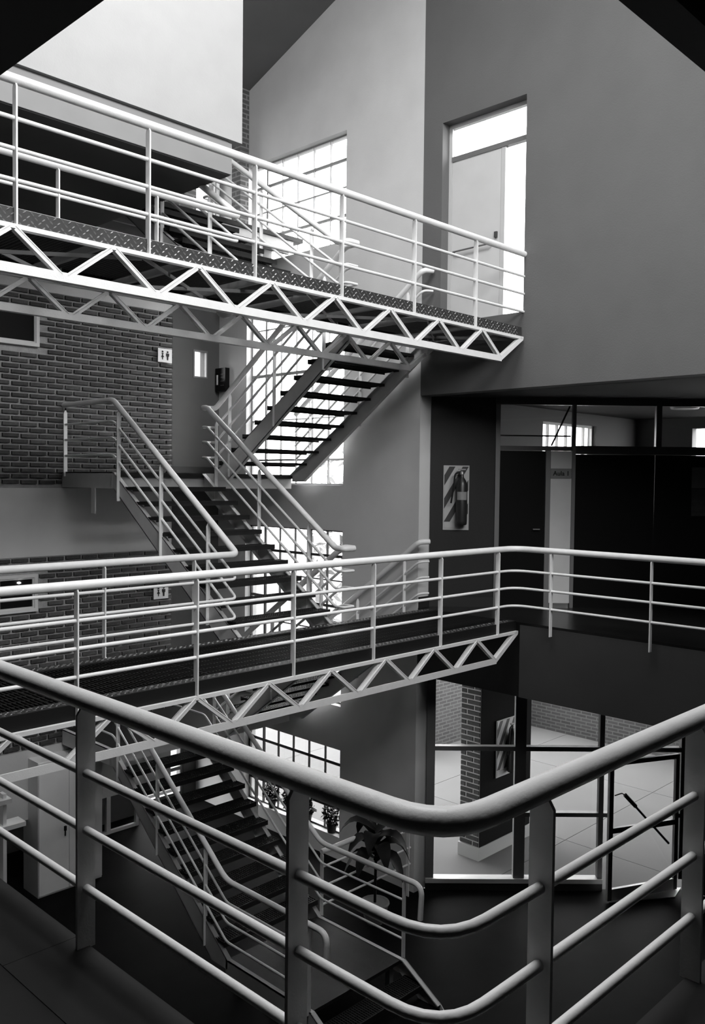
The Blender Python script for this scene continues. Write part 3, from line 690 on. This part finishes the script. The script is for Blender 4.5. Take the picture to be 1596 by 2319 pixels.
# ------------------------------------------------------------------ extinguisher boards and extinguishers
def stripes_board(P, w_, h_, label, name='extinguisher_board', group='striped extinguisher boards'):
    """P(u, v, d) maps board metres to the world (d towards the viewer)"""
    b_ = thing(name, label, 'board', P(w_/2, 0, 0), group=group)
    def slab(poly, d0, d1, nm, m_):
        n = len(poly); vs = [P(u, v, d0) for u, v in poly] + [P(u, v, d1) for u, v in poly]
        fs = [tuple(range(n)), tuple(range(2*n-1, n-1, -1))] + [(i, i+n, (i+1) % n+n, (i+1) % n) for i in range(n)]
        return MB().add(vs, fs).build(nm, m_, b_)
    R = lambda u0, v0, u1, v1: [(u0, v0), (u1, v0), (u1, v1), (u0, v1)]
    slab(R(0, 0, w_, h_), 0, .012, 'backing', mat('board_white', .42, .6))
    slab(R(.012, .11*h_/.86, w_-.012, h_-.015), .012, .015, 'red_field', mat('board_red', .03, .6))
    # diagonal pale stripes clipped to the field
    u0, u1, v0, v1 = .012, w_-.012, .11*h_/.86, h_-.015
    for k in range(-2, 5):
        a = v0+.0+k*.31*h_/.86; wd = .17*h_/.86; sl = 1.75
        poly = [(u0, a), (u1, a+sl*(u1-u0)), (u1, a+sl*(u1-u0)+wd), (u0, a+wd)]
        def clip(pl, f, inter):
            o = []
            for i in range(len(pl)):
                p, q = pl[i], pl[(i+1) % len(pl)]
                if f(p): o.append(p)
                if f(p) != f(q): o.append(inter(p, q))
            return o
        for lim, sg_ in ((v0, 1), (v1, -1)):
            if poly: poly = clip(poly, lambda p: sg_*(p[1]-lim) >= 0, lambda p, q: (p[0]+(q[0]-p[0])*(lim-p[1])/(q[1]-p[1]), lim))
        if len(poly) >= 3: slab(poly, .015, .017, 'stripe', mat('board_stripe', .42, .6))
    slab(R(.02, .025*h_/.86, w_-.03, .095*h_/.86), .013, .018, 'label_plate', mat('board_stripe', .42, .6))
    return b_
def extinguisher(P, h_, label):
    e_ = thing('fire_extinguisher', label, 'extinguisher', P(0, 0, .09), group='fire extinguishers')
    c = Vector(P(0, 0, .09))
    MB().lathe(c, [(.060, 0), (.074, .012), (.076, .05), (.076, h_*.70), (.055, h_*.78), (.028, h_*.83), (.024, h_*.88)], 18).build('cylinder', mat('extinguisher_body', .02, .35), e_)
    MB().lathe(c+Vector((0, 0, h_*.88)), [(.03, 0), (.03, .03), (.012, .05)], 10).obox(c+Vector((0, 0, h_*.97)), Vector(P(1, 0, 0))-Vector(P(0, 0, 0)), ZU, Vector(P(0, 0, 1))-Vector(P(0, 0, 0)), .05, .008, .012).build('valve', mat('valve_metal', .30, .35, metal=.6), e_)
    A = lambda u, v, d: P(u, v, d)
    MB().tube([A(-.02, h_*.92, .09), A(-.09, h_*.9, .1), A(-.115, h_*.6, .11), A(-.14, h_*.38, .10)], .012, .08, 8).build('hose', BLACKB, e_)
    vs_ = []
    n = 8
    for j in (h_*.44, h_*.58):
        for k in range(n):
            a = -1.0+2.0*k/(n-1)*.95; v = Vector(P(math.sin(a)*.0775, j, .09+math.cos(a)*.0775)); vs_.append(tuple(v))
    MB().add(vs_, [(k, k+1, k+1+n, k+n) for k in range(n-1)]).build('body_label', mat('extinguisher_label', .25, .5), e_)
PB = lambda u, v, d: (lambda p: (p[0], p[1], p[2]))(dg(.17+u, 1.03+v, -d))
stripes_board(PB, .345, .86, 'striped extinguisher board on the charcoal first floor wall')
extinguisher(lambda u, v, d: dg(.17+.235+u, 1.10+v, -d), .76, 'dark fire extinguisher hanging on the first floor striped board')

# ================================================================== GROUND FLOOR ENTRANCE
en = thing('window_10', 'diagonal glazed entrance front of the ground floor', 'glazed front', dg(1.8, G), kind='structure')
ZB, ZT = G+.16, -.9
struct('trim_6', dbox(MB(), .0, 2.40, G, ZB-.06, -.05, .12), SKIRT, 'black plinth under the entrance glazing', 'plinth')
for (s0, s1, z0, z1, m_, nm) in ((.0, .11, ZB, ZT, FRAME_GREY, 'jamb'), (1.19, 1.34, ZB, ZT, FRAME_GREY, 'post'), (2.335, 2.40, ZB, ZT, FRAME_GREY, 'mullion'), (3.44, 3.62, ZB, ZT, FRAME_GREY, 'jamb'),
    (.11, 1.19, -1.945, -1.885, FRAME_GREY, 'transom_bar'), (1.34, 2.335, -1.945, -1.885, FRAME_GREY, 'transom_bar'), (2.40, 3.44, -1.945, -1.885, FRAME_GREY, 'transom_bar'),
    (.11, 1.19, -2.84, -2.785, FRAME_GREY, 'middle_bar'), (1.34, 2.335, -2.84, -2.785, FRAME_GREY, 'middle_bar'), (2.40, 2.52, -2.84, -2.785, FRAME_GREY, 'middle_bar'), (3.36, 3.44, -2.84, -2.785, FRAME_GREY, 'middle_bar')):
    dbox(MB(), s0, s1, z0, z1, -.03, .06).build(nm, m_, en)
for (s0, s1) in ((.0, 1.34), (1.34, 2.40)): dbox(MB(), s0, s1, ZB-.06, ZB, -.06, .08).build('sill', FRAME_PALE, en)
for (s0, s1) in ((.11, 1.19), (1.34, 2.335)):
    for (z0, z1) in ((ZB, -2.84), (-2.785, -1.945), (-1.885, ZT)): dbox(MB(), s0+.003, s1-.003, z0+.003, z1-.003, .01, .016).build('pane', GLASS, en)
dbox(MB(), 2.403, 3.437, -1.882, ZT-.003, .01, .016).build('pane', GLASS, en)
# open leaf, hinged at its far jamb and swung inwards
hx, hy = dg(3.42, 0)[:2]
fx, fy = 10.50, 5.50
lu = Vector((fx-hx, fy-hy, 0)); ll = lu.length; lu.normalize(); ln = Vector((-lu.y, lu.x, 0))
gd = thing('door_3', 'glass entrance door leaf standing open towards the hall', 'door', (hx, hy, G), kind='structure')
def lbar(a0, a1, z0, z1, nm, m_, t=.022): 
    c = Vector((hx, hy, (z0+z1)/2)) + lu*((a0+a1)/2); MB().obox(c, lu, ZU, ln, abs(a1-a0)/2, abs(z1-z0)/2, t).build(nm, m_, gd)
ZD = -1.97
lbar(0, .06, G+.02, ZD, 'stile', FRAME_GREY); lbar(ll-.065, ll, G+.02, ZD, 'stile', FRAME_GREY)
lbar(.06, ll-.065, ZD-.06, ZD, 'top_rail', FRAME_GREY); lbar(.06, ll-.065, -2.93, -2.86, 'middle_rail', FRAME_GREY)
lbar(.06, ll-.065, G+.02, G+.17, 'bottom_rail', mat('pale_rail', .75, .5))
lbar(.062, ll-.067, G+.172, -2.932, 'pane', GLASS, .003); lbar(.062, ll-.067, -2.858, ZD-.062, 'pane', GLASS, .003)
E_ = lambda a, z, d=.05: tuple(Vector((hx, hy, z)) + lu*a + ln*d)
MB().tube([E_(.86, -2.46), E_(.18, -3.16)], .016, 0, 8).build('pull_rod', FRAME_DARK, gd)
MB().tube([E_(.90, -2.42), E_(.73, -2.59)], .028, 0, 10).build('grip', BLACKB, gd)
MB().tube([E_(1.06, -2.41), E_(.95, -2.39), E_(.90, -2.42)], .008, .02, 6).build('hook', FRAME_DARK, gd)

tp = thing('threshold_plate', 'pale metal threshold plate on the floor before the open glass door', 'plate', (10.9, 5.2, G))
MB().prism([(10.51, 5.47), (11.28, 4.92), (11.60, 4.98), (10.98, 5.55)], 'Z', G, G+.012).build('plate', mat('pale_threshold', .6, .5, .1, 6), tp)

# second board and extinguisher on the outside pier
pr = thing('brick_pier', 'brick pier standing outside the entrance glazing', 'pier', (11.0, 7.67, G-.05))
MB().box(10.42, 7.50, G-.05, 11.75, 7.85, -.9).build('core', mat('pier_shaded_face', .004, .9, spec=.1), pr)  # shade of the pier's far side put into a near-black colour
MB().box(10.385, 7.485, G-.05, 11.76, 7.865, G+.14).build('plinth', mat('pier_plinth', .30, .8), pr)
MB().box(10.408, 7.505, G+.14, 10.42, 7.845, -.9).build('mortar_face', mat('pier_mortar', .30, .9), pr)
pbm = {}
def pier_brick(l):
    if l not in pbm:
        hl = l/2
        pbm[l] = MB().add([(0, -hl, -.03), (0, hl, -.03), (0, hl, .03), (0, -hl, .03), (-.014, -hl+.006, -.025), (-.014, hl-.006, -.025), (-.014, hl-.006, .025), (-.014, -hl+.006, .025)],
            [(0, 1, 5, 4), (1, 2, 6, 5), (2, 3, 7, 6), (3, 0, 4, 7), (4, 5, 6, 7)]).mesh('pier_brick', mat('pier_brick_paint', .03, .9, .3, 20, .5, 80, obj_var=.35))
    return pbm[l]
zz = G+.14+.04; k = 0
while zz < -.95:
    for (a, b) in (((7.505, 7.735), (7.755, 7.845)) if k % 2 else ((7.505, 7.605), (7.625, 7.845))):
        inst('brick', pier_brick(round(b-a, 3)), (10.409, (a+b)/2, zz), pr)
    zz += .0775; k += 1
stripes_board(lambda u, v, d: (10.78+u, 7.485-d, -2.75+v), .5, .86, 'dim striped board on the dark side of the outside pier')
extinguisher(lambda u, v, d: (11.08+u, 7.485-d, -2.70+v), .76, 'black extinguisher on the outside pier seen through glass')

# ================================================================== OUTSIDE
pt = thing('ground_patio', 'pale concrete patio outside the entrance', 'patio', (14, 10, G-.06), kind='structure')
xs = [9.0+3.0*k for k in range(0, 9)]; ys = [-2+3.0*k for k in range(0, 9)]
for i in range(len(xs)-1):
    for j in range(len(ys)-1):
        if xs[i+1] <= 12 and ys[j+1] <= 4.1: continue
        MB().box(xs[i]+.005 if not (xs[i] < 9.3) else 9.12, ys[j]+.005, G-.16, xs[i+1]-.005, ys[j+1]-.005, G-.05).build('paving_slab', PATIO, pt)
struct('ground_outside', MB().box(-40, 12.81, G-.4, 60, 60, G-.17).box(9.12, -30, G-.4, 60, 12.81, G-.17), mat('outside_ground', .07, .95, .2, .6), 'plain ground around the building', 'ground')
struct('wall_garden', MB().box(13.2, 11.35, G-.05, 17.3, 11.6, -2.1), FAR_BRICK, 'low brick garden wall beyond the patio', 'wall')
struct('wall_garden_end', MB().box(17.1, -2, G-.05, 17.35, 11.35, -2.35), FAR_BRICK, 'low brick wall closing the patio', 'wall')

struct('ceiling_shade_slab', MB().box(14.8, -3, -.9, 16.4, 9.2, -.55).box(9.4, 7.86, -.9, 14.8, 9.2, -.55), mat('shade_slab_concrete', .3, .8), 'added slab shading the patio outside the entrance', 'ceiling')  # slab added out of view to keep daylight off the patio

def leaf_cluster(mb, c, r, n, size, flat=.6):
    for _ in range(n):
        while True:
            p = Vector((random.uniform(-1, 1), random.uniform(-1, 1), random.uniform(-1, 1)))
            if p.length < 1: break
        p = Vector(c) + Vector((p.x*r[0], p.y*r[1], p.z*r[2]))
        a = Vector((random.uniform(-1, 1), random.uniform(-1, 1), random.uniform(-1, .5))).normalized(); b = a.cross(Vector((random.uniform(-1, 1), random.uniform(-1, 1), 1))).normalized()
        s_ = size*random.uniform(.6, 1.3)
        mb.add([p-a*s_, p+b*s_*.45, p+a*s_, p-b*s_*.45], [(0, 1, 2, 3)])
def tree(label, x, y, h, r):
    t_ = thing('garden_tree', label, 'tree', (x, y, G-.1), group='trees in the garden')
    MB().tube([(x, y, G-.1), (x+.1, y+.05, G+h*.4), (x-.05, y+.1, G+h*.7)], .12, .3, 10).build('trunk', mat('bark', .06, .9, .3, 10), t_)
    c_ = MB(); leaf_cluster(c_, (x, y, G+h*.72), (r, r, h*.33), 420, .17); c_.build('crown', mat('pale_tree_leaf', .30, .6, .3, 6), t_)
tree('tree behind the garden wall left of the pier', 14.2, 13.2, 4.4, 1.5)
tree('tree outside the large stair window', 15.4, 15.2, 6.4, 1.1)

# back window of the ground floor
bw = thing('window_11', 'glazed back door at the rear of the dark ground floor', 'window', (7.6, 12.4, G), kind='structure')
f_ = MB().box(7.70, 12.42, G+.12, 7.75, 12.48, -2.75).box(8.57, 12.42, G+.12, 8.62, 12.48, -2.75).box(7.75, 12.42, -2.80, 8.57, 12.48, -2.75).box(7.75, 12.42, G+.12, 8.57, 12.48, G+.17); f_.build('window_frame', FRAME_GREY, bw)
MB().box(7.75, 12.425, -3.3, 8.57, 12.475, -3.24).build('transom_bar', FRAME_GREY, bw)
MB().box(7.75, 12.45, G+.17, 8.57, 12.455, -3.302).build('pane', GLASS, bw); MB().box(7.75, 12.45, -3.238, 8.57, 12.455, -2.802).build('pane', GLASS, bw)
sc_ = thing('glass_screen', 'grey framed screen behind the metal cabinet', 'screen', (7.0, 12.1, G))
MB().box(6.93, 12.0, G, 7.0, 12.06, -2.2).build('post', FRAME_PALE, sc_); MB().box(7.45, 12.0, G, 7.5, 12.06, -2.2).build('post', FRAME_PALE, sc_); MB().box(6.4, 12.0, G, 6.45, 12.06, -2.2).build('post', FRAME_PALE, sc_)
MB().box(6.45, 12.005, -3.16, 6.93, 12.055, -3.10).box(7.0, 12.005, -3.16, 7.45, 12.055, -3.10).build('rail', FRAME_PALE, sc_); MB().box(6.45, 12.005, G, 6.93, 12.055, G+.05).box(7.0, 12.005, G, 7.45, 12.055, G+.05).build('rail', FRAME_PALE, sc_)

# ================================================================== SMALL THINGS
# metal cabinet
cb = thing('metal_cabinet', 'tall grey two door metal cabinet on the ground floor', 'cabinet', (5.7, 10.96, G))
MB().box(5.23, 10.78, G, 6.15, 11.2, -2.05).build('body', CABINET, cb)
d1 = MB().box(5.235, 10.76, G+.03, 5.655, 10.779, -2.06).build('door', CABINET, cb); d2 = MB().box(5.661, 10.76, G+.03, 6.145, 10.779, -2.06).build('door', CABINET, cb)
MB().box(5.58, 10.735, -3.03, 5.61, 10.76, -2.97).box(5.588, 10.74, -3.10, 5.602, 10.755, -3.03).build('handle', BLACKB, d1); MB().box(5.74, 10.735, -3.0, 5.77, 10.76, -2.94).build('handle', BLACKB, d2)
# shelf stand at picture edge
sh = thing('shelf_stand', 'grey shelf stand at the picture edge on the ground floor', 'shelf', (4.0, 9.5, G))
for x in (3.55, 4.18): MB().box(x, 9.45, G, x+.04, 9.55, -1.85).build('post', CABINET, sh)
for z in (-1.95, -2.25, -3.0): MB().box(3.5, 9.40, z, 4.42 if z == -2.25 else 4.26, 9.60, z+.05).build('shelf', CABINET, sh)
# alarm box
al = thing('alarm_box', 'black emergency light box on the pale wall beside the recess', 'alarm', (XA-.05, 11.66, 3.12))
MB().box(XA-.09, 11.52, 3.11, XA-.002, 11.78, 3.49).build('housing', BLACK, al)
MB().box(XA-.095, 11.71, 3.22, XA-.09, 11.75, 3.38).build('display', SIGN_WHITE, al)
for z in (3.2, 3.27, 3.33, 3.38): MB().box(XA-.094, 11.55, z, XA-.09, 11.64, z+.012).build('grille_slot', FRAME_DARK, al)

# plants
def broad_leaf(base, dir2, length, width, droop, rise):
    d = Vector((dir2[0], dir2[1], 0)).normalized(); sd = Vector((-d.y, d.x, 0)); vs = []; n = 7
    for i in range(n):
        t = i/(n-1); c = Vector(base) + d*(length*t*(1-.25*t*droop)) + Vector((0, 0, rise*math.sin(t*2.0)*length - droop*length*t*t))
        wd = width*math.sin(math.pi*min(1, .08+.92*t))**.8*.5
        vs += [c-sd*wd+Vector((0, 0, .12*wd)), c-Vector((0, 0, .25*wd)), c+sd*wd+Vector((0, 0, .12*wd))]
    fs = []
    for i in range(n-1):
        a = i*3; fs += [(a, a+1, a+4, a+3), (a+1, a+2, a+5, a+4)]
    return MB().add(vs, fs, True)
px_, py_ = 7.93, 7.28
fp = thing('potted_plant', 'large drooping houseplant in a pale pot on the floor', 'plant', (px_, py_, G))
MB().lathe((px_, py_, G), [(.10, 0), (.14, .10), (.17, .24), (.185, .25), (.18, .27), (.15, .26)], 20).build('pot', POT_PALE, fp)
MB().tube([(px_, py_, G+.2), (px_+.01, py_, G+.9)], .018, 0, 8).build('stem', LEAF, fp)
for k in range(15):
    a = k*2.4; z = G+.78+.028*k
    broad_leaf((px_, py_, z), (math.cos(a), math.sin(a)), .46+.1*(k % 3)/2, .21, .85-.02*k, .42).build('leaf', LEAF, fp)
for i, (y, lab, r, n_) in enumerate(((9.10, 'black pot with trailing plant at the near end of the sill', .085, 60), (9.62, 'potted plant on the window sill beside the black pot', .07, 70), (10.02, 'bushy potted plant in the middle of the ground window sill', .08, 90), (10.45, 'small potted plant at the far end of the sill', .07, 70))):
    p_ = thing('sill_plant', lab, 'plant', (8.95, y, -3.52), group='potted plants on the ground window sill')
    MB().lathe((8.95, y, -3.52), [(r*.7, 0), (r, .13), (r*1.1, .15), (r*.9, .15)], 16).build('pot', POT_DARK, p_)
    lm = MB(); leaf_cluster(lm, (8.93, y, -3.27), (.10, .17, .14), n_*2, .045); lm.build('foliage', LEAF, p_)
for (x, y, z, lab) in ((5.33, 7.0, L2, 'small dome lamp under the upper footbridge'), (5.30, 6.62, L1-.02, 'small dome lamp under the lower footbridge')):
    b_ = thing('bulkhead_lamp', lab, 'lamp', (x, y, z-.12), group='dome lamps below the footbridges')
    MB().lathe((x, y, z-.165), [(.055, 0), (.085, .012), (.09, .035), (.09, .07)], 18).build('base', FRAME_GREY, b_)
    MB().lathe((x, y, z-.235), [(.012, 0), (.05, .012), (.075, .04), (.082, .07)], 18).build('globe', mat('opal_globe', .5, .4), b_)
